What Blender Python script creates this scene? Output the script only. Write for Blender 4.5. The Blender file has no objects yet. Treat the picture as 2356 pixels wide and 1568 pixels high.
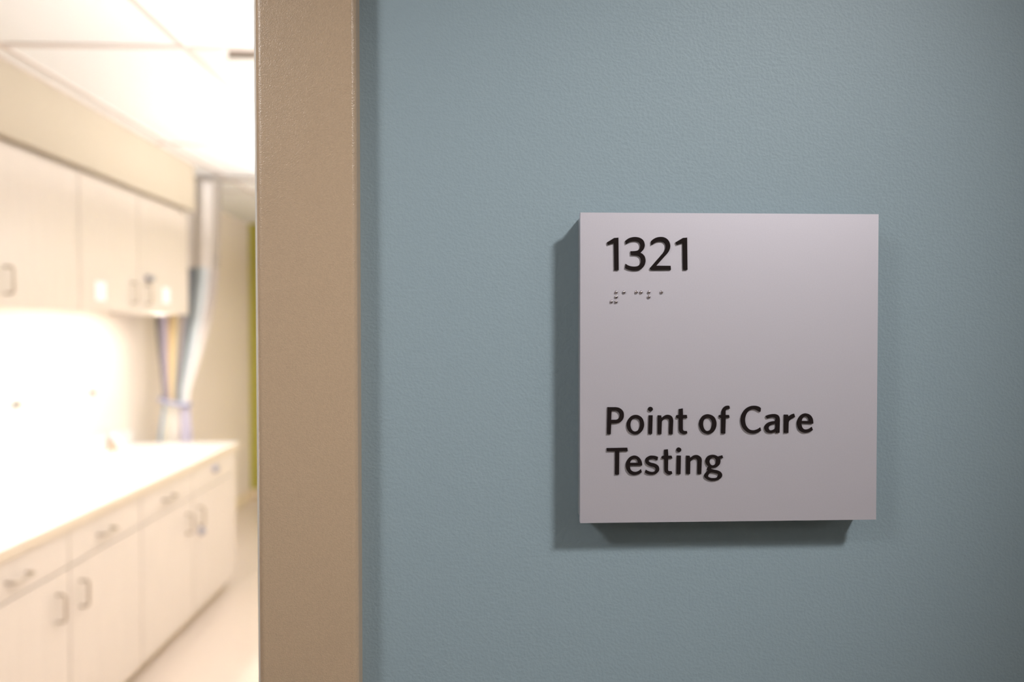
import bpy, bmesh, math, random
from mathutils import Vector, Matrix

random.seed(7)
S = bpy.context.scene
COL = S.collection

# ------------------------------------------------------------------ camera
cam_data = bpy.data.cameras.new('camera')
cam = bpy.data.objects.new('camera', cam_data)
COL.objects.link(cam)
S.camera = cam
YAW, PITCH, ROLL = 0.0391, -0.0173, -0.0009
fwd = Vector((math.sin(YAW) * math.cos(PITCH), math.cos(YAW) * math.cos(PITCH), math.sin(PITCH)))
right = Vector((math.cos(YAW), -math.sin(YAW), 0.0))
up = right.cross(fwd)
r2 = math.cos(ROLL) * right + math.sin(ROLL) * up
u2 = -math.sin(ROLL) * right + math.cos(ROLL) * up
cam.matrix_world = Matrix(((r2.x, u2.x, -fwd.x, 0.0), (r2.y, u2.y, -fwd.y, -0.365),
                           (r2.z, u2.z, -fwd.z, 1.55), (0, 0, 0, 1)))
cam_data.sensor_width = 36.0
cam_data.lens = 24.006
cam_data.clip_start = 0.02
cam_data.clip_end = 60.0
cam_data.dof.use_dof = True
cam_data.dof.focus_distance = 0.352
cam_data.dof.aperture_fstop = 4.6
cam_data.dof.aperture_blades = 0

# ------------------------------------------------------------------ world, exposure
world = bpy.data.worlds.new('world')
S.world = world
world.use_nodes = True
bg = world.node_tree.nodes['Background']
bg.inputs['Color'].default_value = (0.9, 0.95, 1.0, 1)
bg.inputs['Strength'].default_value = 0.15
S.view_settings.view_transform = 'Standard'
S.view_settings.look = 'None'
S.view_settings.gamma = 1.0
S.view_settings.use_curve_mapping = False
S.view_settings.exposure = 0.0
S.cycles.use_denoising = True
S.cycles.sample_clamp_indirect = 6.0
S.cycles.use_adaptive_sampling = True
S.cycles.adaptive_threshold = 0.05
S.cycles.max_bounces = 5
S.cycles.diffuse_bounces = 3
S.cycles.glossy_bounces = 2
S.cycles.caustics_reflective = False
S.cycles.caustics_refractive = False

# brightness of the real and the added lamps: watts for the corridor accent lights, emission strengths for the lit lenses
CORRIDOR_LAMP_A = 68.0
CORRIDOR_LAMP_B = 58.0
CORRIDOR_COLOR = (1.0, 0.97, 0.95)
ROOM_FILL = 12.6
CEILING_FILL = 36.0
CORRIDOR_FILL = 9.3
ROOM_COLOR = (1.0, 0.985, 0.985)
CABINET_LAMP = 60.0
CABINET_COLOR = (1.0, 0.97, 0.92)

# ------------------------------------------------------------------ materials
def srgb(r, g, b):
    f = lambda c: (c / 255 / 12.92) if c / 255 <= 0.04045 else ((c / 255 + 0.055) / 1.055) ** 2.4
    return (f(r), f(g), f(b), 1.0)

def mat(name, color, rough=0.5, metal=0.0, spec=0.5, bump=None, vary=None, stretch=(1, 1, 1), emit=None):
    m = bpy.data.materials.new(name)
    m.use_nodes = True
    nt = m.node_tree
    p = nt.nodes['Principled BSDF']
    color = tuple(color) if len(color) == 4 else tuple(color) + (1.0,)
    p.inputs['Base Color'].default_value = color
    p.inputs['Roughness'].default_value = rough
    p.inputs['Metallic'].default_value = metal
    p.inputs['Specular IOR Level'].default_value = spec
    coord = nt.nodes.new('ShaderNodeTexCoord')
    mp = nt.nodes.new('ShaderNodeMapping')
    mp.inputs['Scale'].default_value = stretch
    nt.links.new(coord.outputs['Object'], mp.inputs['Vector'])
    if vary:
        sc, amt = vary
        n = nt.nodes.new('ShaderNodeTexNoise')
        n.inputs['Scale'].default_value = sc
        n.inputs['Detail'].default_value = 1
        nt.links.new(mp.outputs['Vector'], n.inputs['Vector'])
        mx = nt.nodes.new('ShaderNodeMix')
        mx.data_type = 'RGBA'
        mx.inputs['A'].default_value = tuple(c * (1 - amt) for c in color[:3]) + (1,)
        mx.inputs['B'].default_value = tuple(min(1, c * (1 + amt)) for c in color[:3]) + (1,)
        nt.links.new(n.outputs['Fac'], mx.inputs['Factor'])
        nt.links.new(mx.outputs['Result'], p.inputs['Base Color'])
    if bump:
        last = None
        for sc, st, dist in bump:
            n = nt.nodes.new('ShaderNodeTexNoise')
            n.inputs['Scale'].default_value = sc
            n.inputs['Detail'].default_value = 1
            nt.links.new(mp.outputs['Vector'], n.inputs['Vector'])
            b = nt.nodes.new('ShaderNodeBump')
            b.inputs['Strength'].default_value = st
            b.inputs['Distance'].default_value = dist
            nt.links.new(n.outputs['Fac'], b.inputs['Height'])
            if last:
                nt.links.new(last.outputs['Normal'], b.inputs['Normal'])
            last = b
        nt.links.new(last.outputs['Normal'], p.inputs['Normal'])
    if emit:
        p.inputs['Emission Color'].default_value = tuple(emit[0]) + (1,)
        p.inputs['Emission Strength'].default_value = emit[1]
    return m

M = {}
M['blue_wall'] = mat('blue_wall_paint', (0.290, 0.375, 0.424), 0.55, spec=0.35,
                     bump=[(650, 0.28, 0.0007), (260, 0.09, 0.0012)], vary=(300, 0.03))
M['cream_wall'] = mat('cream_wall_paint', (0.75, 0.655, 0.565), 0.7, bump=[(300, 0.1, 0.0008)])
M['green_wall'] = mat('green_wall_paint', (0.38, 0.345, 0.055), 0.7)
M['frame'] = mat('taupe_frame_paint', (0.52, 0.38, 0.258), 0.30, spec=0.5,
                 bump=[(1300, 0.30, 0.0005), (2600, 0.2, 0.0003)], vary=(900, 0.10))
M['silver'] = mat('satin_silver_face', (0.68, 0.65, 0.72), 0.5, metal=0.55, vary=(1400, 0.03))
M['silver_side'] = mat('silver_sign_edge', (0.50, 0.52, 0.54), 0.45, metal=0.6)
M['letter'] = mat('dark_raised_letter', (0.014, 0.009, 0.009), 0.8, spec=0.12)
M['bead'] = mat('polished_bead', (0.56, 0.51, 0.53), 0.16, metal=1.0)
M['laminate'] = mat('maple_laminate', (0.645, 0.568, 0.495), 0.35, vary=(9, 0.05), stretch=(6, 6, 0.5))
M['toe'] = mat('toe_kick_vinyl', (0.74, 0.61, 0.42), 0.5)
M['counter'] = mat('white_solid_surface', (0.82, 0.79, 0.74), 0.25, vary=(60, 0.02))
M['edge'] = mat('shaded_counter_edge', (0.64, 0.54, 0.42), 0.4)  # beige puts the shade on the slab's front edge into its colour
M['edge_line'] = mat('white_edge_line', (0.90, 0.87, 0.82), 0.5)
M['nickel'] = mat('brushed_nickel', (0.42, 0.36, 0.29), 0.35, metal=0.9)
M['lock'] = mat('grey_lock_metal', (0.36, 0.36, 0.42), 0.3, metal=0.8)
M['paper'] = mat('white_paper', (0.92, 0.93, 0.95), 0.7)
M['tile'] = mat('ceiling_tile_white', (0.88, 0.875, 0.86), 0.9, bump=[(180, 0.15, 0.001)])
M['tee'] = mat('ceiling_grid_shade', (0.66, 0.58, 0.53), 0.5)  # beige grey carries the tees' shading so the grid lines read
M['soffit'] = mat('soffit_paint', (0.455, 0.39, 0.298), 0.7)
M['dark'] = mat('diffuser_dark', (0.26, 0.21, 0.17), 0.7)
M['diffuser'] = mat('diffuser_white_metal', (0.80, 0.77, 0.71), 0.5)
M['floor'] = mat('beige_sheet_floor', (0.68, 0.57, 0.48), 0.28, vary=(30, 0.04))
M['cfloor'] = mat('corridor_floor', (0.50, 0.41, 0.31), 0.4, vary=(20, 0.06))
M['cwall'] = mat('corridor_wall_paint', (0.66, 0.62, 0.56), 0.8)
M['cceil'] = mat('corridor_ceiling', (0.75, 0.74, 0.72), 0.9)
M['track'] = mat('curtain_track_aluminium', (0.58, 0.53, 0.48), 0.45, metal=0.4)
M['tie'] = mat('blue_tie_fabric', (0.34, 0.34, 0.45), 0.8)
M['plastic'] = mat('white_plastic', (0.85, 0.84, 0.82), 0.35)
M['socket'] = mat('brown_socket_slot', (0.09, 0.06, 0.03), 0.5)
M['card'] = mat('lavender_card', (0.70, 0.62, 0.68), 0.5)
M['cardside'] = mat('tan_card_stand', (0.62, 0.47, 0.33), 0.5)
M['fill_lens'] = mat('room_fill_lens', (0.9, 0.9, 0.9), 0.5, emit=(ROOM_COLOR, ROOM_FILL))
M['strip_lens'] = mat('strip_light_lens', (0.9, 0.9, 0.9), 0.5, emit=(CABINET_COLOR, CABINET_LAMP))
M['ceiling_fill_lens'] = mat('ceiling_fill_lens', (0.9, 0.9, 0.9), 0.5, emit=(ROOM_COLOR, CEILING_FILL))
M['fill_panel_lens'] = mat('corridor_fill_lens', (0.9, 0.9, 0.9), 0.5, emit=(CORRIDOR_COLOR, CORRIDOR_FILL))
M['lens'] = mat('downlight_lens', (0.9, 0.9, 0.9), 0.5, emit=(CORRIDOR_COLOR, 2.0))

def curtain_material():
    m = bpy.data.materials.new('striped_curtain_fabric')
    m.use_nodes = True
    nt = m.node_tree
    p = nt.nodes['Principled BSDF']
    p.inputs['Roughness'].default_value = 0.85
    uv = nt.nodes.new('ShaderNodeTexCoord')
    sep = nt.nodes.new('ShaderNodeSeparateXYZ')
    nt.links.new(uv.outputs['UV'], sep.inputs['Vector'])
    ramp = nt.nodes.new('ShaderNodeValToRGB')
    ramp.color_ramp.interpolation = 'LINEAR'
    stops = [(0.0, (0.16, 0.15, 0.12)), (0.045, (0.17, 0.16, 0.13)), (0.075, (0.33, 0.29, 0.36)), (0.130, (0.35, 0.30, 0.36)),
             (0.145, (0.82, 0.58, 0.26)), (0.175, (0.92, 0.78, 0.45)), (0.230, (0.90, 0.76, 0.46)), (0.255, (0.30, 0.21, 0.15)),
             (0.290, (0.23, 0.25, 0.28)), (0.340, (0.34, 0.39, 0.42)), (0.375, (0.68, 0.74, 0.75)), (0.405, (0.46, 0.53, 0.56)),
             (0.435, (0.82, 0.74, 0.69)), (0.495, (0.82, 0.74, 0.69)), (0.505, (0.32, 0.43, 0.55)), (0.590, (0.40, 0.50, 0.62)),
             (0.620, (0.88, 0.80, 0.66)), (0.700, (0.92, 0.87, 0.76)), (0.820, (0.88, 0.79, 0.69)), (0.860, (0.58, 0.53, 0.62)), (1.0, (0.56, 0.52, 0.62))]
    els = ramp.color_ramp.elements
    while len(els) < len(stops):
        els.new(0.5)
    for e, (pos, c) in zip(els, stops):
        e.position = pos
        e.color = c + (1,)
    nt.links.new(sep.outputs['X'], ramp.inputs['Fac'])
    nt.links.new(ramp.outputs['Color'], p.inputs['Base Color'])
    return m
M['curtain'] = curtain_material()

def netting_material():
    m = bpy.data.materials.new('white_netting')
    m.use_nodes = True
    nt = m.node_tree
    p = nt.nodes['Principled BSDF']
    p.inputs['Base Color'].default_value = (0.88, 0.82, 0.77, 1)
    p.inputs['Roughness'].default_value = 0.9
    tr = nt.nodes.new('ShaderNodeBsdfTransparent')
    mix = nt.nodes.new('ShaderNodeMixShader')
    mix.inputs[0].default_value = 0.75
    nt.links.new(tr.outputs[0], mix.inputs[1])
    nt.links.new(p.outputs[0], mix.inputs[2])
    nt.links.new(mix.outputs[0], nt.nodes['Material Output'].inputs['Surface'])
    return m
M['netting'] = netting_material()

# ------------------------------------------------------------------ helpers
def origin_of(o):
    v = Vector((0, 0, 0))
    while o is not None:
        v += o.location
        o = o.parent
    return v

def link(name, me, m, parent=None, loc=None):
    o = bpy.data.objects.new(name, me)
    COL.objects.link(o)
    if m is not None:
        if not me.materials:
            for mm in (m if isinstance(m, (list, tuple)) else [m]):
                me.materials.append(M[mm])
    o.parent = parent
    if loc:
        o.location = loc
    return o

def thing(name, label, cat, loc, group=None):
    o = bpy.data.objects.new(name, None)
    o.empty_display_size = 0.05
    COL.objects.link(o)
    o.location = loc
    o['label'] = label
    o['category'] = cat
    if group:
        o['group'] = group
    return o

def tag(o, label, cat=None, kind=None, group=None):
    o['label'] = label
    if cat:
        o['category'] = cat
    if kind:
        o['kind'] = kind
    if group:
        o['group'] = group
    return o

def bm_box(bm, x0, x1, y0, y1, z0, z1, mi=0):
    v = [bm.verts.new(c) for c in ((x0, y0, z0), (x1, y0, z0), (x1, y1, z0), (x0, y1, z0),
                                   (x0, y0, z1), (x1, y0, z1), (x1, y1, z1), (x0, y1, z1))]
    fs = [bm.faces.new([v[i] for i in q]) for q in ((0, 3, 2, 1), (4, 5, 6, 7), (0, 1, 5, 4), (1, 2, 6, 5), (2, 3, 7, 6), (3, 0, 4, 7))]
    for f in fs:
        f.material_index = mi
    return fs

def finish(bm, name, m, parent=None, smooth=False):
    if parent is not None:
        bmesh.ops.translate(bm, verts=bm.verts, vec=-origin_of(parent))
    bmesh.ops.recalc_face_normals(bm, faces=bm.faces)
    me = bpy.data.meshes.new(name)
    bm.to_mesh(me)
    bm.free()
    if smooth:
        for p in me.polygons:
            p.use_smooth = True
    return link(name, me, m, parent)

def box(name, x0, x1, y0, y1, z0, z1, m, parent=None, bevel=0.0, seg=2):
    bm = bmesh.new()
    bm_box(bm, x0, x1, y0, y1, z0, z1)
    if bevel:
        bmesh.ops.bevel(bm, geom=list(bm.edges), offset=bevel, segments=seg, affect='EDGES', profile=0.5)
    return finish(bm, name, m, parent)

def tube_mesh(name, pts, rad, sides=12, closed=False):
    pts = [Vector(p) for p in pts]
    bm = bmesh.new()
    rings = []
    n = len(pts)
    ref = None
    for i, p in enumerate(pts):
        a = pts[(i - 1) % n] if (closed or i > 0) else pts[i]
        b = pts[(i + 1) % n] if (closed or i < n - 1) else pts[i]
        t = (b - a).normalized()
        if ref is None:
            ref = t.orthogonal().normalized()
        ref = (ref - t * ref.dot(t)).normalized()
        s = t.cross(ref)
        rings.append([bm.verts.new(p + rad * (math.cos(2 * math.pi * k / sides) * ref + math.sin(2 * math.pi * k / sides) * s)) for k in range(sides)])
    for i in range(n if closed else n - 1):
        r0, r1 = rings[i], rings[(i + 1) % n]
        for k in range(sides):
            bm.faces.new((r0[k], r0[(k + 1) % sides], r1[(k + 1) % sides], r1[k]))
    if not closed:
        bm.faces.new(rings[0][::-1])
        bm.faces.new(rings[-1])
    bmesh.ops.recalc_face_normals(bm, faces=bm.faces)
    me = bpy.data.meshes.new(name)
    bm.to_mesh(me)
    bm.free()
    for p in me.polygons:
        p.use_smooth = True
    return me

def prism(name, poly, axis_from, axis_to, m, parent=None, axis='z', smooth=False):
    """poly: 2-D outline; extruded along axis (z: outline in xy, y: outline in xz)."""
    bm = bmesh.new()
    def mk(p, h):
        return bm.verts.new((p[0], p[1], h)) if axis == 'z' else bm.verts.new((p[0], h, p[1]))
    a = [mk(p, axis_from) for p in poly]
    b = [mk(p, axis_to) for p in poly]
    n = len(poly)
    for i in range(n):
        bm.faces.new((a[i], a[(i + 1) % n], b[(i + 1) % n], b[i]))
    bm.faces.new(a[::-1])
    bm.faces.new(b)
    o = finish(bm, name, m, parent)
    if smooth:
        for p in o.data.polygons:
            p.use_smooth = len(p.vertices) == 4
    return o

def lathe(name, prof, m, parent=None, loc=(0, 0, 0), axis='z', seg=32, caps=True):
    """prof: list of (radius, height) revolved about the axis through loc (world)."""
    bm = bmesh.new()
    rings = []
    for r, h in prof:
        ring = []
        for k in range(seg):
            a = 2 * math.pi * k / seg
            c, s = r * math.cos(a), r * math.sin(a)
            ring.append(bm.verts.new({'z': (c, s, h), 'y': (c, h, s), 'x': (h, c, s)}[axis]))
        rings.append(ring)
    for r0, r1 in zip(rings, rings[1:]):
        for k in range(seg):
            bm.faces.new((r0[k], r0[(k + 1) % seg], r1[(k + 1) % seg], r1[k]))
    if caps:
        bm.faces.new(rings[0][::-1])
        bm.faces.new(rings[-1])
    else:
        for k in range(seg):
            bm.faces.new((rings[-1][k], rings[-1][(k + 1) % seg], rings[0][(k + 1) % seg], rings[0][k]))
    bmesh.ops.translate(bm, verts=bm.verts, vec=Vector(loc))
    return finish(bm, name, m, parent)

# ------------------------------------------------------------------ dimensions (metres; y = 0 is the corridor face of the blue wall)
CEIL = 2.50
WALL_T = 0.14
CCEIL = 2.30         # corridor ceiling
XL = -2.14          # left wall of the room
XR = 1.43
YF = 5.92           # far green wall
OPEN_R = -0.1170    # door opening, right side (edge of the frame face)
OPEN_L = -1.03
HEAD = 2.13

# ------------------------------------------------------------------ structure: the blue wall with the door opening
bm = bmesh.new()
def wall_piece(x0, x1, z0, z1):
    for f in bm_box(bm, x0, x1, 0.0, WALL_T, z0, z1):
        c = f.calc_center_median()
        f.material_index = 1 if c.y > WALL_T - 1e-4 else 0
wall_piece(OPEN_R + 0.02, 3.6, 0.0, CEIL)
wall_piece(-4.2, OPEN_L - 0.02, 0.0, CEIL)
wall_piece(OPEN_L - 0.02, OPEN_R + 0.02, HEAD + 0.02, CEIL)
wall_front = finish(bm, 'wall_front', ['blue_wall', 'cream_wall'])
tag(wall_front, 'blue grey painted corridor wall around the doorway', kind='structure')

# door frame: pressed metal, 50 mm face standing 15 mm proud of the wall
frame = bpy.data.objects.new('trim_1', None)
COL.objects.link(frame)
frame.location = (OPEN_R, 0, 0)
tag(frame, 'taupe painted metal door frame beside the blue wall', kind='structure')

def arc(cx, cy, r, a0, a1, n=6):
    return [(cx + r * math.cos(math.radians(a0 + (a1 - a0) * i / n)), cy + r * math.sin(math.radians(a0 + (a1 - a0) * i / n))) for i in range(n + 1)]
FW, FP, RD = 0.0511, 0.0115, 0.0028
def jamb_profile(sgn, x_in):
    # sgn = +1: face runs to the right of x_in
    P = []
    RL = 0.0036
    P += arc(RL, -FP + RL, RL, 180, 270, 14)
    P += arc(FW - RD, -FP + RD, RD, 270, 360)
    P += [(FW, 0.0005), (FW - 0.012, 0.0005), (0.021, 0.0005), (0.021, WALL_T + 0.0005), (FW, WALL_T + 0.0005), (FW, WALL_T + FP), (0.0, WALL_T + FP),
          (0.0, 0.105), (-0.016, 0.105), (-0.016, 0.045), (0.0, 0.045)]
    return [(x_in + sgn * px, py) for px, py in P]
prism('jamb', jamb_profile(1, OPEN_R), 0.0, HEAD, 'frame', frame, smooth=False)
for sx, xin in ((1, OPEN_R), (-1, OPEN_L)):  # pale strips added to draw the bright line along the frame edge
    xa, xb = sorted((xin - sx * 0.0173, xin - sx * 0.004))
    box('edge_line_strip', xa, xb, 0.040, 0.0449, 0.0, HEAD, 'edge_line', frame, bevel=0.001)['label'] = 'white strip added for the bright line on the frame edge'
prism('jamb', jamb_profile(-1, OPEN_L), 0.0, HEAD, 'frame', frame)
box('head', OPEN_L - FW, OPEN_R + FW, -FP, WALL_T + FP, HEAD, HEAD + 0.019, 'frame', frame)
box('head_face', OPEN_L - FW, OPEN_R + FW, -FP, -0.0005, HEAD + 0.019, HEAD + FW, 'frame', frame, bevel=0.002)

# ------------------------------------------------------------------ structure: corridor
tag(box('floor_corridor', -4.2, 3.6, -2.3, 0.0, -0.05, 0.0, 'cfloor'), 'grey brown corridor floor', kind='structure')
tag(box('ceiling_corridor', -4.2, 3.6, -2.3, -0.0005, CCEIL, CCEIL + 0.05, 'cceil'), 'white corridor ceiling', kind='structure')
tag(box('wall_back', -4.2, 3.6, -2.4, -2.3, 0.0, CEIL, 'cwall'), 'warm grey corridor wall facing the sign', kind='structure')

# ------------------------------------------------------------------ structure: the room
tag(box('floor', XL, XR, 0.0, YF, -0.05, 0.0, 'floor'), 'pale beige sheet floor of the room', kind='structure')
tag(box('wall_left', XL - 0.1, XL, WALL_T, YF, 0.0, CEIL + 0.1, 'cream_wall'), 'tan painted wall behind the cabinets', kind='structure')
tag(box('wall_far', XL - 0.1, XR + 0.1, YF, YF + 0.1, 0.0, CEIL + 0.1, 'green_wall'), 'olive green end wall of the room', kind='structure')
tag(box('wall_right', XR, XR + 0.1, WALL_T, YF, 0.0, CEIL + 0.1, 'cream_wall'), 'cream wall on the far side of the room', kind='structure')
tag(box('baseboard_left', XL, XL + 0.012, 3.84, YF, 0.0, 0.10, 'toe'), 'tan vinyl baseboard along the tan wall', kind='structure')
tag(box('baseboard_far', XL + 0.012, XR, YF - 0.012, YF, 0.0, 0.10, 'toe'), 'tan vinyl baseboard below the green wall', kind='structure')
tag(box('wall_soffit', XL, -1.69, WALL_T, 3.70, 2.235, CEIL, 'soffit'), 'tan boxed soffit above the upper cabinets', kind='structure')

# lay-in ceiling: every tile and every grid tee is a piece
ceiling = bpy.data.objects.new('ceiling', None)
COL.objects.link(ceiling)
ceiling.location = (0, 0, CEIL)
tag(ceiling, 'white lay-in tile ceiling with a metal grid', kind='structure')
GX = [XL, -1.62, -1.01, -0.40, 0.21, 0.82, XR]
GY = [WALL_T, 0.78, 2.00, 3.22, 4.44, YF]
DIFF = (-1.01, -0.40, 2.00, 2.61)
FILL_LIGHTS = [(-0.30, 0.31, 0.78, 2.00), (-0.72, -0.11, 2.66, 3.88), (0.30, 0.91, 4.50, 5.72)]
tile_cache = {}
def tile(x0, x1, y0, y1):
    key = (round(x1 - x0, 3), round(y1 - y0, 3))
    if key not in tile_cache:
        bmt = bmesh.new()
        bm_box(bmt, 0, key[0], 0, key[1], 0.004, 0.022)
        met = bpy.data.meshes.new('tile')
        bmesh.ops.recalc_face_normals(bmt, faces=bmt.faces)
        bmt.to_mesh(met)
        bmt.free()
        tile_cache[key] = met
    o = link('tile', tile_cache[key], 'tile', ceiling, (x0, y0, 0))
for i in range(len(GX) - 1):
    for j in range(len(GY) - 1):
        x0, x1, y0, y1 = GX[i], GX[i + 1], GY[j], GY[j + 1]
        if (x0, x1) == DIFF[:2] and abs(y0 - 2.0) < 1e-6:
            y0 = 2.61
        if i == 0 and y1 <= 3.3:
            x0 = -1.69
        if i == 0 and j == 3:
            tile(-1.69, x1, y0, 3.70)
            y0 = 3.70
        tile(x0, x1, y0, y1)
def tee(x0, x1, y0, y1):
    box('tee', x0, x1, y0, y1, CEIL - 0.001, CEIL + 0.004, 'tee', ceiling)
for x in GX[1:-1]:
    tee(x - 0.012, x + 0.012, WALL_T, YF)
for y in GY[1:-1]:
    for i in range(len(GX) - 1):
        x0 = GX[i] if i else (-1.69 if y < 3.7 else XL)
        tee(x0 + 0.012, GX[i + 1] - 0.012, y - 0.012, y + 0.012)
tee(-0.998, -0.412, 2.598, 2.622)
tee(-1.69, -1.678, WALL_T, 3.70)
box('backing', XL, XR, WALL_T, YF, CEIL + 0.09, CEIL + 0.10, 'cceil', ceiling)

# ceiling air diffuser
dx0, dx1, dy0, dy1 = DIFF
diff = thing('air_diffuser', 'square white air diffuser with a dark slot in the room ceiling', 'air vent', ((dx0 + dx1) / 2, (dy0 + dy1) / 2, CEIL))
box('pan', dx0 + 0.013, dx1 - 0.013, dy0 + 0.013, dy1 - 0.013, CEIL + 0.06, CEIL + 0.07, 'dark', diff)
box('frame_plate', dx0 + 0.013, dx0 + 0.11, dy0 + 0.013, dy1 - 0.013, CEIL - 0.002, CEIL + 0.059, 'diffuser', diff)
box('frame_plate', dx1 - 0.06, dx1 - 0.013, dy0 + 0.013, dy1 - 0.013, CEIL - 0.002, CEIL + 0.059, 'diffuser', diff)
box('slot_liner', dx0 + 0.111, dx1 - 0.061, dy0 + 0.013, dy0 + 0.017, CEIL, CEIL + 0.059, 'dark', diff)
box('slot_liner', dx0 + 0.111, dx1 - 0.061, dy0 + 0.081, dy0 + 0.086, CEIL + 0.001, CEIL + 0.059, 'dark', diff)
box('divider', dx0 + 0.255, dx0 + 0.270, dy0 + 0.018, dy0 + 0.080, CEIL - 0.001, CEIL + 0.03, 'diffuser', diff)
box('plaque', dx0 + 0.111, dx1 - 0.061, dy0 + 0.086, dy1 - 0.03, CEIL - 0.006, CEIL + 0.0, 'diffuser', diff)

# hanging lights added to fill the room; upper lenses brighten the ceiling
for n, (x0, x1, y0, y1) in enumerate(FILL_LIGHTS):
    t = thing('added_pendant', ['added hanging fill light nearest the doorway inside the room', 'added hanging fill light in the middle of the room', 'added hanging fill light beyond the curtain track'][n],
              'ceiling light', ((x0 + x1) / 2, (y0 + y1) / 2, CEIL), 'added room fill lights')
    box('housing', x0 + 0.05, x1 - 0.05, y0 + 0.05, y1 - 0.05, CEIL - 0.465, CEIL - 0.415, 'plastic', t, bevel=0.004)
    box('lower_lens', x0 + 0.06, x1 - 0.06, y0 + 0.06, y1 - 0.06, CEIL - 0.475, CEIL - 0.4655, 'fill_lens', t)
    box('upper_lens', x0 + 0.06, x1 - 0.06, y0 + 0.06, y1 - 0.06, CEIL - 0.4145, CEIL - 0.405, 'ceiling_fill_lens', t)
    for yy in (y0 + 0.035, y1 - 0.035):
        box('bracket', (x0 + x1) / 2 - 0.04, (x0 + x1) / 2 + 0.04, yy - 0.015, yy + 0.015, CEIL - 0.45, CEIL - 0.0011, 'plastic', t)

# corridor accent downlights, tilted towards the wall
def downlight(x, y, watts, aim, half, radius, label):
    t = thing('downlight', label, 'ceiling light', (x, y, CCEIL), 'corridor downlights')
    lathe('trim_ring', [(0.070, -0.0005), (0.084, -0.0005), (0.082, -0.007), (0.071, -0.007)], 'plastic', t, (x, y, CCEIL), caps=False)
    lathe('lens', [(0.002, -0.003), (0.069, -0.003), (0.069, -0.0005), (0.002, -0.0005)], 'lens', t, (x, y, CCEIL))
    ld = bpy.data.lights.new('lamp', 'SPOT')
    ld.energy = watts
    ld.color = CORRIDOR_COLOR
    ld.spot_size = 2 * half
    ld.spot_blend = 1.0
    ld.shadow_soft_size = radius
    lo = bpy.data.objects.new('lamp', ld)
    COL.objects.link(lo)
    lo.parent = t
    lo.location = (0, 0, -0.012)
    d = Vector(aim) - Vector((x, y, CCEIL - 0.012))
    lo.rotation_euler = d.to_track_quat('-Z', 'Y').to_euler()
downlight(0.587, -0.675, CORRIDOR_LAMP_A, (0.034, 0, 1.51), 0.300, 0.080, 'round corridor downlight to the right of the sign')
downlight(-0.850, -0.740, CORRIDOR_LAMP_B, (-0.236, 0, 1.75), 0.310, 0.125, 'round corridor downlight in front of the doorway')
downlight(1.750, -0.675, CORRIDOR_LAMP_A * 0.8, (1.15, 0, 1.51), 0.340, 0.080, 'added round corridor downlight furthest right along the wall')  # extra lamp added so the wall further right is not dark

# glowing panels added further along the corridor to lift its ambient light
for px, where in ((-2.3, 'to the left of the doorway'), (2.3, 'far to the right of the sign')):
    t = thing('fill_panel', 'added square corridor fill panel ' + where, 'ceiling light', (px, -1.5, CCEIL), 'added corridor fill panels')
    box('frame', px - 0.31, px + 0.31, -1.81, -1.19, CCEIL - 0.008, CCEIL - 0.0005, 'plastic', t)
    box('lens', px - 0.29, px + 0.29, -1.79, -1.21, CCEIL - 0.012, CCEIL - 0.0082, 'fill_panel_lens', t)

# ------------------------------------------------------------------ base cabinets
XF = -1.505
def pull_mesh(vertical):
    L, D, r = 0.096, 0.030, 0.0045
    pts = [(0, 0, -L / 2)]
    for a in range(0, 91, 15):
        pts.append((D - 0.012 + 0.012 * math.sin(math.radians(a)), 0, -L / 2 + 0.012 - 0.012 * math.cos(math.radians(a))))
    for a in range(0, 91, 15):
        pts.append((D - 0.012 + 0.012 * math.cos(math.radians(a)), 0, L / 2 - 0.012 + 0.012 * math.sin(math.radians(a))))
    pts.append((0, 0, L / 2))
    if not vertical:
        pts = [(p[0], p[2], 0) for p in pts]
    return tube_mesh('handle', pts, r, 10)
PULL_V, PULL_H = pull_mesh(True), pull_mesh(False)
def pull(parent, x, y, z, vertical=True):
    o = link('handle', PULL_V if vertical else PULL_H, 'nickel', parent, Vector((x, y, z)) - origin_of(parent))
    return o

G = 0.0022
def base_unit(y0, ys, y1, label, end_panel):
    t = thing('base_cabinet', label, 'cabinet', (XF - 0.29, (y0 + y1) / 2, 0.0), 'base cabinets under the counter')
    ye = y1 - 0.06 if end_panel else y1
    box('carcass', XL + 0.003, XF - 0.0195, y0 + 0.0015, ye - 0.0015, 0.078, 0.829, 'laminate', t)
    box('toe_kick', XF - 0.085, XF - 0.070, y0 + 0.0015, y1 - 0.03 if end_panel else y1 - 0.0015, 0.0, 0.0775, 'toe', t)
    if end_panel:
        box('end_panel', XL + 0.003, XF, ye, y1, 0.078, 0.829, 'laminate', t, bevel=0.0015)
    out = []
    for a, b in ((y0, ys), (ys, ye)):
        d = box('door', XF - 0.019, XF, a + G, b - G, 0.080, 0.691, 'laminate', t, bevel=0.0015)
        w = box('drawer', XF - 0.019, XF, a + G, b - G, 0.697, 0.826, 'laminate', t, bevel=0.0015)
        out.append((d, w))
    pull(out[0][0], XF, ys - 0.073, 0.570)
    pull(out[1][0], XF, ys + 0.067, 0.570)
    return t, out

def round_lock(parent, y, z, x0, r=0.022, m='lock'):
    return lathe('lock', [(r, 0.0), (r, 0.010), (r * 0.82, 0.018), (r * 0.40, 0.020), (r * 0.38, 0.026), (r * 0.1, 0.0265)], m, parent, (x0, y, z), axis='x', seg=24)

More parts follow.
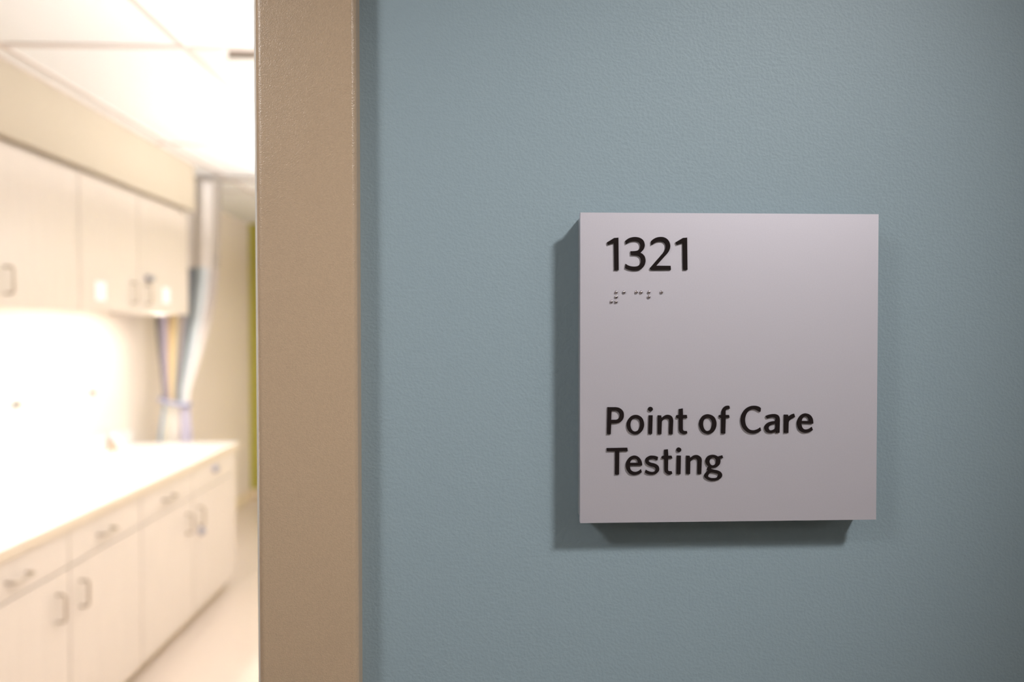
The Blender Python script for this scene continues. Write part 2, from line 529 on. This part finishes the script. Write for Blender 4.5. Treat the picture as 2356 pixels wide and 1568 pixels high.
ua, fa = base_unit(1.637, 2.152, 2.667, 'base cabinet nearest the doorway with two drawers over two doors', False)
ub, fb = base_unit(2.668, 3.197, 3.795, 'base cabinet at the far end of the counter with grey locks', True)
pull(fa[0][1], XF, 1.875, 0.754, False)
pull(fa[1][1], XF, 2.382, 0.754, False)
pull(fb[0][1], XF, 2.919, 0.754, False)
round_lock(fb[1][1], 3.476, 0.778, XF)
round_lock(fb[1][0], 3.284, 0.486, XF)

# worktop
ct = thing('countertop', 'white solid-surface worktop running over the base cabinets', 'countertop', (XF - 0.3, 2.7, 0.83))
box('slab', XL + 0.001, XF + 0.009, 1.30, 3.83, 0.8305, 0.870, 'counter', ct, bevel=0.003)
box('edge_band', XF + 0.0092, XF + 0.012, 1.30, 3.83, 0.8295, 0.8665, 'edge', ct)
box('upstand', XL + 0.001, XL + 0.018, 1.30, 3.83, 0.8702, 0.95, 'counter', ct, bevel=0.003)

# ------------------------------------------------------------------ wall cabinets
XU = -1.72
UZ0, UZ1 = 1.634, 2.2345
def upper_unit(y0, ys, y1, label, end_panel):
    t = thing('wall_cabinet', label, 'cabinet', (XU - 0.2, (y0 + y1) / 2, UZ0), 'wall cabinets below the soffit')
    ye = y1 - 0.05 if end_panel else y1
    box('carcass', XL + 0.003, XU - 0.0195, y0 + 0.0015, ye - 0.0015, UZ0 + 0.030, UZ1, 'laminate', t)
    if end_panel:
        box('end_panel', XL + 0.003, XU, ye, y1, UZ0, UZ1, 'laminate', t, bevel=0.0015)
    out = []
    for a, b in ((y0, ys), (ys, ye)):
        out.append(box('door', XU - 0.019, XU, a + G, b - G, UZ0, UZ1 - 0.022, 'laminate', t, bevel=0.0015))
    pull(out[0], XU, ys - 0.072, 1.728)
    pull(out[1], XU, ys + 0.068, 1.728)
    return t, out
va, da = upper_unit(1.57, 2.088, 2.608, 'wall cabinet nearest the doorway with plain doors', False)
vb, db = upper_unit(2.609, 3.105, 3.668, 'wall cabinet at the far end with a paper tag on each door', True)
def paper_label(door, y, z):
    o = box('paper_label', XU + 0.0003, XU + 0.0012, y - 0.04, y + 0.04, z - 0.042, z + 0.042, 'paper', door)
    o['label'] = 'white paper label'
paper_label(db[0], 2.765, 1.722)
paper_label(db[1], 3.392, 1.733)
lk = box('lock', XU, XU + 0.028, 3.165, 3.225, 1.795, 1.825, 'lock', db[1], bevel=0.006)
lk['label'] = 'grey latch lock'

# under-cabinet light strips
for n, (a, b) in enumerate(((1.62, 2.56), (2.66, 3.60))):
    t = thing('undercabinet_light', ['slim light strip under the wall cabinet nearest the doorway', 'slim light strip under the far wall cabinet'][n],
              'light strip', (XU - 0.12, (a + b) / 2, UZ0), 'light strips under the wall cabinets')
    box('housing', XU - 0.17, XU - 0.11, a, b, UZ0 + 0.019, UZ0 + 0.0295, 'plastic', t)
    box('lens', XU - 0.165, XU - 0.115, a + 0.01, b - 0.01, UZ0 + 0.012, UZ0 + 0.0188, 'strip_lens', t)

# wall outlets above the worktop
def outlet(y, z, label):
    t = thing('wall_outlet', label, 'outlet', (XL, y, z), 'outlets above the worktop')
    box('plate', XL, XL + 0.006, y - 0.035, y + 0.035, z - 0.057, z + 0.057, 'plastic', t, bevel=0.002)
    for dz in (-0.021, 0.021):
        s = box('socket', XL + 0.006, XL + 0.009, y - 0.016, y + 0.016, z + dz - 0.013, z + dz + 0.013, 'plastic', t, bevel=0.001)
    box('indicator', XL + 0.0062, XL + 0.030, y - 0.015, y + 0.015, z - 0.011, z + 0.011, 'socket', t, bevel=0.002)
outlet(2.81, 1.213, 'white wall outlet above the worktop, nearer the doorway')
outlet(3.405, 1.211, 'white wall outlet above the worktop, nearer the curtain')

# small sloping card stand on the worktop
cs = thing('card_stand', 'small sloping card stand on the worktop near the curtain', 'card stand', (-2.08, 3.575, 0.870))
prism('stand', [(-2.115, 0.8705), (-2.055, 0.8705), (-2.105, 0.951)], 3.55, 3.60, 'cardside', cs, axis='y')
bm = bmesh.new()
vs = [(-2.050, 0.872), (-2.106, 0.961), (-2.102, 0.963), (-2.046, 0.874)]
q0 = [bm.verts.new((x, 3.54, z)) for x, z in vs]
q1 = [bm.verts.new((x, 3.61, z)) for x, z in vs]
for i in range(4):
    bm.faces.new((q0[i], q0[(i + 1) % 4], q1[(i + 1) % 4], q1[i]))
bm.faces.new(q0)
bm.faces.new(q1)
finish(bm, 'card', 'card', cs)

# ------------------------------------------------------------------ privacy curtain on a ceiling track
YC = 3.97
tr = thing('curtain_track', 'dull metal curtain track across the room ceiling', 'curtain track', (-0.4, YC, CEIL))
box('rail', XL + 0.002, XR - 0.002, YC - 0.016, YC + 0.016, CEIL - 0.032, CEIL - 0.0015, 'track', tr, bevel=0.003)
cu = thing('privacy_curtain', 'striped privacy curtain with white netting top, tied back beside the tan wall', 'curtain', (-1.9, YC, 0.25))
PROFILE = [  # z, left x, right x, fold depth
    (2.465, -2.09, -1.645, 0.045), (2.30, -2.09, -1.650, 0.045), (2.00, -2.085, -1.662, 0.045), (1.87, -2.083, -1.670, 0.045), (1.72, -2.078, -1.692, 0.045),
    (1.57, -2.070, -1.726, 0.045), (1.38, -2.052, -1.781, 0.042), (1.25, -2.036, -1.822, 0.04), (1.163, -2.023, -1.850, 0.036), (1.10, -2.018, -1.854, 0.032),
    (1.04, -2.026, -1.850, 0.034), (0.88, -2.054, -1.838, 0.04), (0.60, -2.075, -1.815, 0.045), (0.25, -2.085, -1.80, 0.045)]
def prof(z):
    for (z0, a0, b0, c0), (z1, a1, b1, c1) in zip(PROFILE, PROFILE[1:]):
        if z1 <= z <= z0:
            f = (z0 - z) / (z0 - z1)
            return a0 + (a1 - a0) * f, b0 + (b1 - b0) * f, c0 + (c1 - c0) * f
def cloth(name, zt, zb, rows, cols, m):
    bmc = bmesh.new()
    uvl = bmc.loops.layers.uv.new('UVMap')
    grid = []
    for i in range(rows + 1):
        z = zt + (zb - zt) * i / rows
        a, b, d = prof(z)
        row = []
        for k in range(cols + 1):
            u = k / cols
            x = a + (b - a) * u + 0.010 * math.sin(u * 2 * math.pi * 7 + 1.1)
            y = YC + 0.55 * d * math.sin(u * 2 * math.pi * 3.5 + 0.5) + 0.15 * d * math.sin(u * 2 * math.pi * 9 + z * 1.3)
            row.append((bmc.verts.new((x, y, z)), u, z))
        grid.append(row)
    for i in range(rows):
        for k in range(cols):
            q = [grid[i][k], grid[i][k + 1], grid[i + 1][k + 1], grid[i + 1][k]]
            f = bmc.faces.new([w[0] for w in q])
            for lp, w in zip(f.loops, q):
                lp[uvl].uv = (min(w[1], 0.99) * 0.5 + (0.505 if grid[i][k][2] < 1.101 else 0.0), w[2])
            f.smooth = True
    bmesh.ops.translate(bmc, verts=bmc.verts, vec=-origin_of(cu))
    me = bpy.data.meshes.new(name)
    bmc.to_mesh(me)
    bmc.free()
    return link(name, me, m, cu)
cloth('netting', 2.465, 1.935, 20, 90, 'netting')['label'] = 'white netting header'
cloth('fabric', 1.935, 0.25, 60, 90, 'curtain')
loop = []
for k in range(28):
    a = 2 * math.pi * k / 28
    loop.append((-1.937 + 0.088 * math.cos(a) + 0.1, YC + 0.062 * math.sin(a), 1.10 - 0.20 * 0.098 * math.cos(a)))
me = tube_mesh('tie_band', [Vector(p) - Vector((0.1, 0, 0)) - origin_of(cu) for p in loop], 0.013, 8, closed=True)
link('tie_band', me, 'tie', cu)['label'] = 'blue tie band'
for k in range(9):
    x = -2.07 + k * 0.051
    link('carrier', tube_mesh('carrier', [Vector((x, YC, CEIL - 0.038)) - origin_of(cu), Vector((x, YC, CEIL - 0.032)) - origin_of(cu)], 0.006, 8), 'plastic', cu)

# ------------------------------------------------------------------ the room sign
SX0, SZ0, SW, SH, ST = 0.0488, 1.4499, 0.1562, 0.1598, 0.0157
sign = thing('room_sign', 'square silver room sign reading 1321 Point of Care Testing on the blue wall', 'sign', (SX0 + SW / 2, 0.0, SZ0))
box('backing', SX0 + 0.001, SX0 + SW - 0.001, -0.0125, -0.0002, SZ0 + 0.001, SZ0 + SH - 0.001, 'silver_side', sign)
box('face_panel', SX0, SX0 + SW, -ST, -0.0125, SZ0, SZ0 + SH, 'silver', sign)

GLYPHS = [
 ('1', ["19.54,146.97c 19.70,130.38c 17.48,130.37c 17.30,144.30c 14.11,143.28c 13.64,144.55c 17.30,146.80c"]),
 ('3', ["23.09,145.42c 24.68,146.57 26.39,147.15 28.10,147.34 29.95,147.12 31.52,146.43 32.66,145.23 33.12,143.68 33.07,142.40 32.53,140.98 31.67,139.98 30.96,139.23c 32.10,138.63 33.10,137.43 33.53,136.02 33.56,134.74 33.11,133.04 32.11,131.61 30.54,130.60 28.83,130.24 26.98,130.22 25.13,130.56 23.85,131.05 23.11,131.47c 23.30,133.60c 24.70,132.76 26.12,132.34 27.83,132.21 29.40,132.44 30.54,133.23 31.11,134.44 31.18,135.72 30.68,136.99 29.68,137.76 28.68,138.04c 26.12,138.08c 25.83,140.06c 28.11,140.16 29.53,140.52 30.46,141.38 30.88,142.66 30.81,143.65 30.17,144.64 29.10,145.20 27.82,145.32 26.25,145.10 24.83,144.52 23.48,143.65c"]),
 ('2', ["36.47,145.27c 37.92,146.49 39.64,147.22 41.50,147.45 43.22,147.21 44.79,146.35 45.87,144.94 46.35,143.38 46.31,141.96 45.81,140.39 44.81,138.89 43.38,137.35c 39.23,132.68c 46.62,132.64c 46.77,130.58c 36.23,130.50c 35.89,131.47c 41.66,138.08c 43.09,139.79 43.87,141.37 44.09,142.79 43.72,143.99 42.93,144.84 41.79,145.21 40.50,145.20 39.07,144.73 37.78,144.01 36.57,143.26c"]),
 ('1', ["55.14,147.14c 55.40,130.64c 53.16,130.62c 52.91,144.47c 49.75,143.48c 49.22,144.76c 52.98,146.97c"]),
 ('P', ["14.05,59.92c 18.40,59.89c 20.22,59.50 21.59,58.52 22.33,57.26 22.53,55.77 22.34,54.40 21.71,53.15 20.68,52.25 19.32,51.75 17.95,51.59c 15.95,51.55c 15.73,46.02c 13.79,46.04c", "16.12,58.16c 18.17,58.20c 19.31,57.74 20.11,56.82 20.40,55.79 20.17,54.65 19.54,53.80 18.52,53.41c 15.95,53.37c"]),
 ('o', ["28.57,55.86 30.74,55.36 32.35,53.75 33.06,51.00 32.47,48.37 30.76,46.44 28.24,45.80 25.95,46.72 24.57,48.33 24.02,50.85 24.68,53.24 26.39,55.17", "28.51,54.24 29.94,53.66 30.75,52.62 31.00,51.02 30.69,49.19 29.84,47.82 28.52,47.29 27.20,47.73 26.29,49.00 25.96,50.83 26.28,52.54 27.20,53.74"]),
 ('i', ["35.56,55.61c 37.51,55.60c 37.24,46.03c 35.35,46.05c", "37.60,58.80 37.43,58.22 36.98,57.80 36.36,57.64 35.74,57.80 35.28,58.24 35.12,58.82 35.28,59.40 35.74,59.83 36.35,59.98 36.98,59.82 37.43,59.39"]),
 ('n', ["40.21,55.58c 41.94,55.50c 42.14,54.13c 43.26,55.04 44.41,55.66 45.68,55.80 46.95,55.41 47.87,54.42 48.20,53.04 48.17,51.32c 47.95,45.81c 46.05,45.83c 46.24,51.91c 46.09,53.18 45.45,53.87 44.76,54.08 43.73,53.77 42.81,53.09 42.29,52.29c 42.07,45.87c 40.17,45.89c"]),
 ('t', ["51.27,58.70c 53.20,59.09c 53.32,55.70c 55.32,55.69c 55.56,54.13c 53.25,54.04c 53.26,48.64c 53.49,47.83 54.13,47.42 55.40,47.35c 55.64,46.20c 54.48,45.86 53.56,45.82 52.40,46.23 51.53,47.16 51.29,48.42c 51.22,54.00c 50.07,54.01c 49.72,54.81c 50.06,55.61c 51.28,55.66c"]),
 ('o', ["66.35,55.98 68.33,55.53 69.84,54.36 70.66,52.63 70.90,50.89 70.56,48.94 69.52,47.10 68.13,46.08 66.27,45.77 64.29,46.34 62.89,47.74 62.01,49.71 61.89,51.32 62.29,53.16 63.33,54.76 64.72,55.67", "66.35,54.27 67.52,53.80 68.34,52.76 68.69,51.37 68.46,49.53 67.65,47.92 66.26,47.30 64.98,47.83 64.16,49.23 63.87,50.84 64.10,52.45 64.96,53.71"]),
 ('f', ["73.48,45.91c 75.52,45.95c 75.73,54.08c 77.71,54.12c 77.47,55.51c 75.67,55.53c 75.66,57.31c 75.83,58.06 76.47,58.58 77.87,58.86c 77.57,60.30c 76.70,60.36 75.53,60.08 74.49,59.28 73.85,58.25 73.62,57.21 73.57,55.60c 72.34,55.49c 72.11,54.80c 72.76,54.08c 73.51,53.99c"]),
 ('C', ["94.23,59.00c 93.23,59.76 91.82,60.18 90.29,60.25 88.65,59.97 86.90,59.17 85.50,57.91 84.45,56.30 83.81,54.23 83.74,52.38 84.12,50.41 84.95,48.66 86.36,47.15 88.00,46.21 89.77,45.84 91.53,45.96 93.05,46.50 94.34,47.36c 93.98,48.99c 92.69,48.13 91.28,47.62 89.99,47.52 88.58,47.88 87.41,48.76 86.46,50.15 85.99,51.89 85.92,53.63 86.33,55.36 87.02,56.74 88.07,57.78 89.24,58.40 90.42,58.51 91.71,58.15 93.36,57.16c 94.00,57.15c"]),
 ('a', ["96.78,54.82c 97.95,55.39 99.36,55.72 100.89,55.88 102.07,55.82 103.25,55.34 104.02,54.29 104.27,52.78c 104.12,46.17c 102.41,46.01c 102.23,46.82c 100.94,46.25 99.29,45.98 97.76,46.34 96.69,47.28 96.22,48.56 96.39,49.72 97.26,50.87 98.44,51.56 99.97,52.01 101.73,52.22c 102.20,53.03c 101.84,53.90 101.02,54.26 99.84,54.21 98.78,53.99 97.49,53.59c", "102.09,50.94c 100.21,50.55 98.92,49.81 98.33,48.89 98.57,47.96 99.40,47.43 100.46,47.54 101.64,48.16 102.10,49.09c"]),
 ('r', ["106.58,55.55c 108.53,55.53c 108.77,54.43c 109.42,54.95 110.48,55.58 111.78,56.03c 112.32,54.28c 111.08,53.77 110.02,53.08 109.19,52.28 108.90,51.35c 108.81,46.06c 106.57,46.08c"]),
 ('e', ["121.94,51.06c 121.87,52.40 121.51,53.69 120.67,54.97 119.48,55.80 117.94,56.14 116.40,55.82 114.98,54.79 113.92,53.17 113.46,51.31 113.71,49.45 114.54,47.69 115.85,46.52 117.40,46.04 119.06,46.20 120.60,46.71 121.78,47.51c 121.18,49.09c 120.23,48.34 119.17,47.88 117.98,47.72 116.79,48.14 116.08,49.08 115.62,50.94c 121.77,50.71c", "115.80,52.22c 116.17,53.38 117.00,54.30 117.94,54.62 118.90,54.23 119.55,53.24 119.74,52.13c"]),
 ('T', ["13.68,38.80c 24.30,38.91c 24.58,37.19c 20.18,37.19c 20.08,25.12c 18.03,25.15c 18.07,37.15c 13.80,37.26c"]),
 ('e', ["32.10,30.00c 31.92,31.38 31.35,32.76 30.31,34.03 29.05,34.68 27.79,34.81 26.30,34.37 25.05,33.41 24.02,31.82 23.62,30.11 23.79,28.39 24.48,26.78 25.63,25.50 27.35,24.85 28.95,24.94 30.44,25.32 31.88,26.22c 31.47,27.77c 30.55,26.98 29.41,26.48 28.26,26.38 27.00,26.80 26.08,27.78 25.62,29.62c 31.93,29.66c", "25.79,31.11c 26.19,32.14 26.99,33.04 27.91,33.32 28.94,33.07 29.69,32.09 29.92,31.06c"]),
 ('s', ["40.36,34.02c 39.09,34.50 37.71,34.69 36.33,34.67 35.18,34.20 34.15,33.41 33.75,32.27 34.04,30.89 34.96,29.96 36.34,29.31 37.72,28.95 38.64,28.53 39.22,27.72 38.99,26.81 38.07,26.30 36.80,26.32 35.42,26.74 34.10,27.45c 33.59,25.96c 35.08,25.20 36.58,24.94 38.19,24.98 39.57,25.53 40.60,26.55 41.00,27.70 40.71,29.08 39.90,30.01 38.64,30.60 37.14,30.96 36.11,31.38 35.53,32.02 35.87,32.82 36.79,33.09 37.94,33.08 39.21,32.54c 40.07,32.36c"]),
 ('t', ["43.63,37.72c 45.48,37.92c 45.71,34.59c 47.45,34.57c 47.85,33.24c 45.66,33.04c 45.56,27.64c 45.85,26.77 46.60,26.53 47.46,26.58c 47.87,25.36c 47.06,25.03 46.02,24.87 44.87,25.35 44.06,26.28 43.77,27.43c 43.70,32.95c 42.32,33.25c 42.20,33.77c 42.54,34.46c 43.64,34.61c"]),
 ('i', ["50.28,34.65c 52.30,34.57c 52.15,25.01c 50.12,25.04c", "52.49,37.65 52.32,37.06 51.87,36.64 51.25,36.49 50.63,36.65 50.18,37.09 50.01,37.68 50.18,38.26 50.63,38.69 51.25,38.84 51.87,38.67 52.32,38.24"]),
 ('n', ["55.15,34.58c 56.88,34.50c 57.20,33.29c 57.99,33.91 59.03,34.59 60.42,34.86 61.70,34.56 62.75,33.68 63.21,32.41 63.20,31.02c 63.00,24.97c 61.03,25.05c 61.13,31.51c 60.89,32.55 60.31,33.08 59.50,33.09 58.45,32.58 57.64,31.90 57.24,31.33c 57.14,25.05c 55.17,25.07c"]),
 ('g', ["74.04,34.58c 74.39,33.19c 72.82,32.92c 73.05,31.70 72.77,30.21 71.84,29.06 70.67,28.44 69.28,28.17 68.11,28.13c 68.23,27.49c 69.63,27.18 71.26,26.87 72.78,26.27 73.72,25.34 74.01,24.29 73.61,23.14 72.56,22.23 70.93,21.62 69.07,21.41 67.43,21.61 65.92,22.33 64.87,23.26 64.58,24.19 65.21,25.34 66.49,26.59c 66.08,27.29 66.37,28.09 66.95,28.78c 65.90,29.72 65.31,30.99 65.25,32.03 65.77,33.41 66.81,34.38 68.21,34.83 69.60,34.87 70.89,34.50 71.76,33.97c", "69.14,33.43 70.19,33.13 70.78,32.08 70.73,30.69 70.09,29.72 69.04,29.39 67.99,29.86 67.41,30.85 67.34,31.78 67.86,32.81 68.50,33.32", "67.66,25.59 68.59,25.70 70.22,25.38 71.50,25.02 71.97,24.44 71.68,23.51 70.93,22.89 69.53,22.74 68.13,22.87 66.96,23.35 66.61,23.82 66.90,24.74"]),
]
BRAILLE = [(18.52, 119.10), (22.57, 119.08), (28.98, 119.19), (31.46, 119.07), (35.49, 119.09), (42.03, 119.12), (18.56, 116.69), (35.49, 116.66), (16.11, 114.24), (18.53, 114.19)]


def outline(text):
    pts = []
    for t in text.split():
        c = t.endswith('c')
        a, b = t.rstrip('c').split(',')
        pts.append((float(a), float(b), c))
    n = len(pts)
    res = []
    for i in range(n):
        p0, p1, p2, p3 = pts[i - 1], pts[i], pts[(i + 1) % n], pts[(i + 2) % n]
        if p1[2] and p2[2]:
            res.append((p1[0], p1[1]))
            continue
        v1, v2 = Vector(p1[:2]), Vector(p2[:2])
        m1 = (v2 - Vector(p0[:2])) * 0.5
        m2 = (Vector(p3[:2]) - v1) * 0.5
        if p1[2]:
            m1 = None
        if p2[2]:
            m2 = None
        if m1 is None:
            m1 = (v2 - v1) * 1.5 - m2 * 0.5
        if m2 is None:
            m2 = (v2 - v1) * 1.5 - m1 * 0.5
        # scale tangents to the chord so that uneven spacing stays smooth
        ch = (v2 - v1).length
        if m1.length > 1e-6:
            m1 = m1 * min(1.0, 1.15 * ch / m1.length)
        if m2.length > 1e-6:
            m2 = m2 * min(1.0, 1.15 * ch / m2.length)
        for k in range(5):
            t = k / 5
            h00, h10, h01, h11 = 2 * t**3 - 3 * t**2 + 1, t**3 - 2 * t**2 + t, -2 * t**3 + 3 * t**2, t**3 - t**2
            q = v1 * h00 + m1 * h10 + v2 * h01 + m2 * h11
            res.append((q.x, q.y))
    return res

RAISE = 0.0008
def glyph_mesh(contours):
    cd = bpy.data.curves.new('glyph', 'CURVE')
    cd.dimensions = '2D'
    cd.fill_mode = 'BOTH'
    cd.extrude = RAISE / 2 - 0.0001
    cd.bevel_depth = 0.0001
    cd.offset = -0.0001
    cd.bevel_resolution = 1
    for c in contours:
        pts = outline(c)
        sp = cd.splines.new('POLY')
        sp.points.add(len(pts) - 1)
        for p, (x, z) in zip(sp.points, pts):
            p.co = (x / 1000, z / 1000, 0, 1)
        sp.use_cyclic_u = True
    ob = bpy.data.objects.new('glyph', cd)
    COL.objects.link(ob)
    dg = bpy.context.evaluated_depsgraph_get()
    dg.update()
    me = bpy.data.meshes.new_from_object(ob.evaluated_get(dg))
    bpy.data.objects.remove(ob)
    # 2-D outline (x, y) -> wall plane (x, z), raised towards the corridor (-y)
    me.transform(Matrix(((1, 0, 0, 0), (0, 0, -1, 0), (0, 1, 0, 0), (0, 0, 0, 1))))
    return me

for ch, cs_ in GLYPHS:
    me = glyph_mesh(cs_)
    name = 'digit' if ch.isdigit() else 'letter'
    me.name = name
    me.materials.clear()
    o = link(name, me, 'letter', sign, Vector((SX0, -ST - RAISE / 2, SZ0)) - origin_of(sign))
    o['label'] = 'raised dark %s %s' % (name, ch)

# braille beads: rounded domes set into the panel
bmd = bmesh.new()
bmesh.ops.create_uvsphere(bmd, u_segments=20, v_segments=14, radius=0.00088)
for f in bmd.faces:
    f.smooth = True
bead = bpy.data.meshes.new('braille_dot')
bmd.to_mesh(bead)
bmd.free()
for x, z in BRAILLE:
    link('braille_dot', bead, 'bead', sign, Vector((SX0 + x / 1000, -ST - 0.0001, SZ0 + z / 1000)) - origin_of(sign))
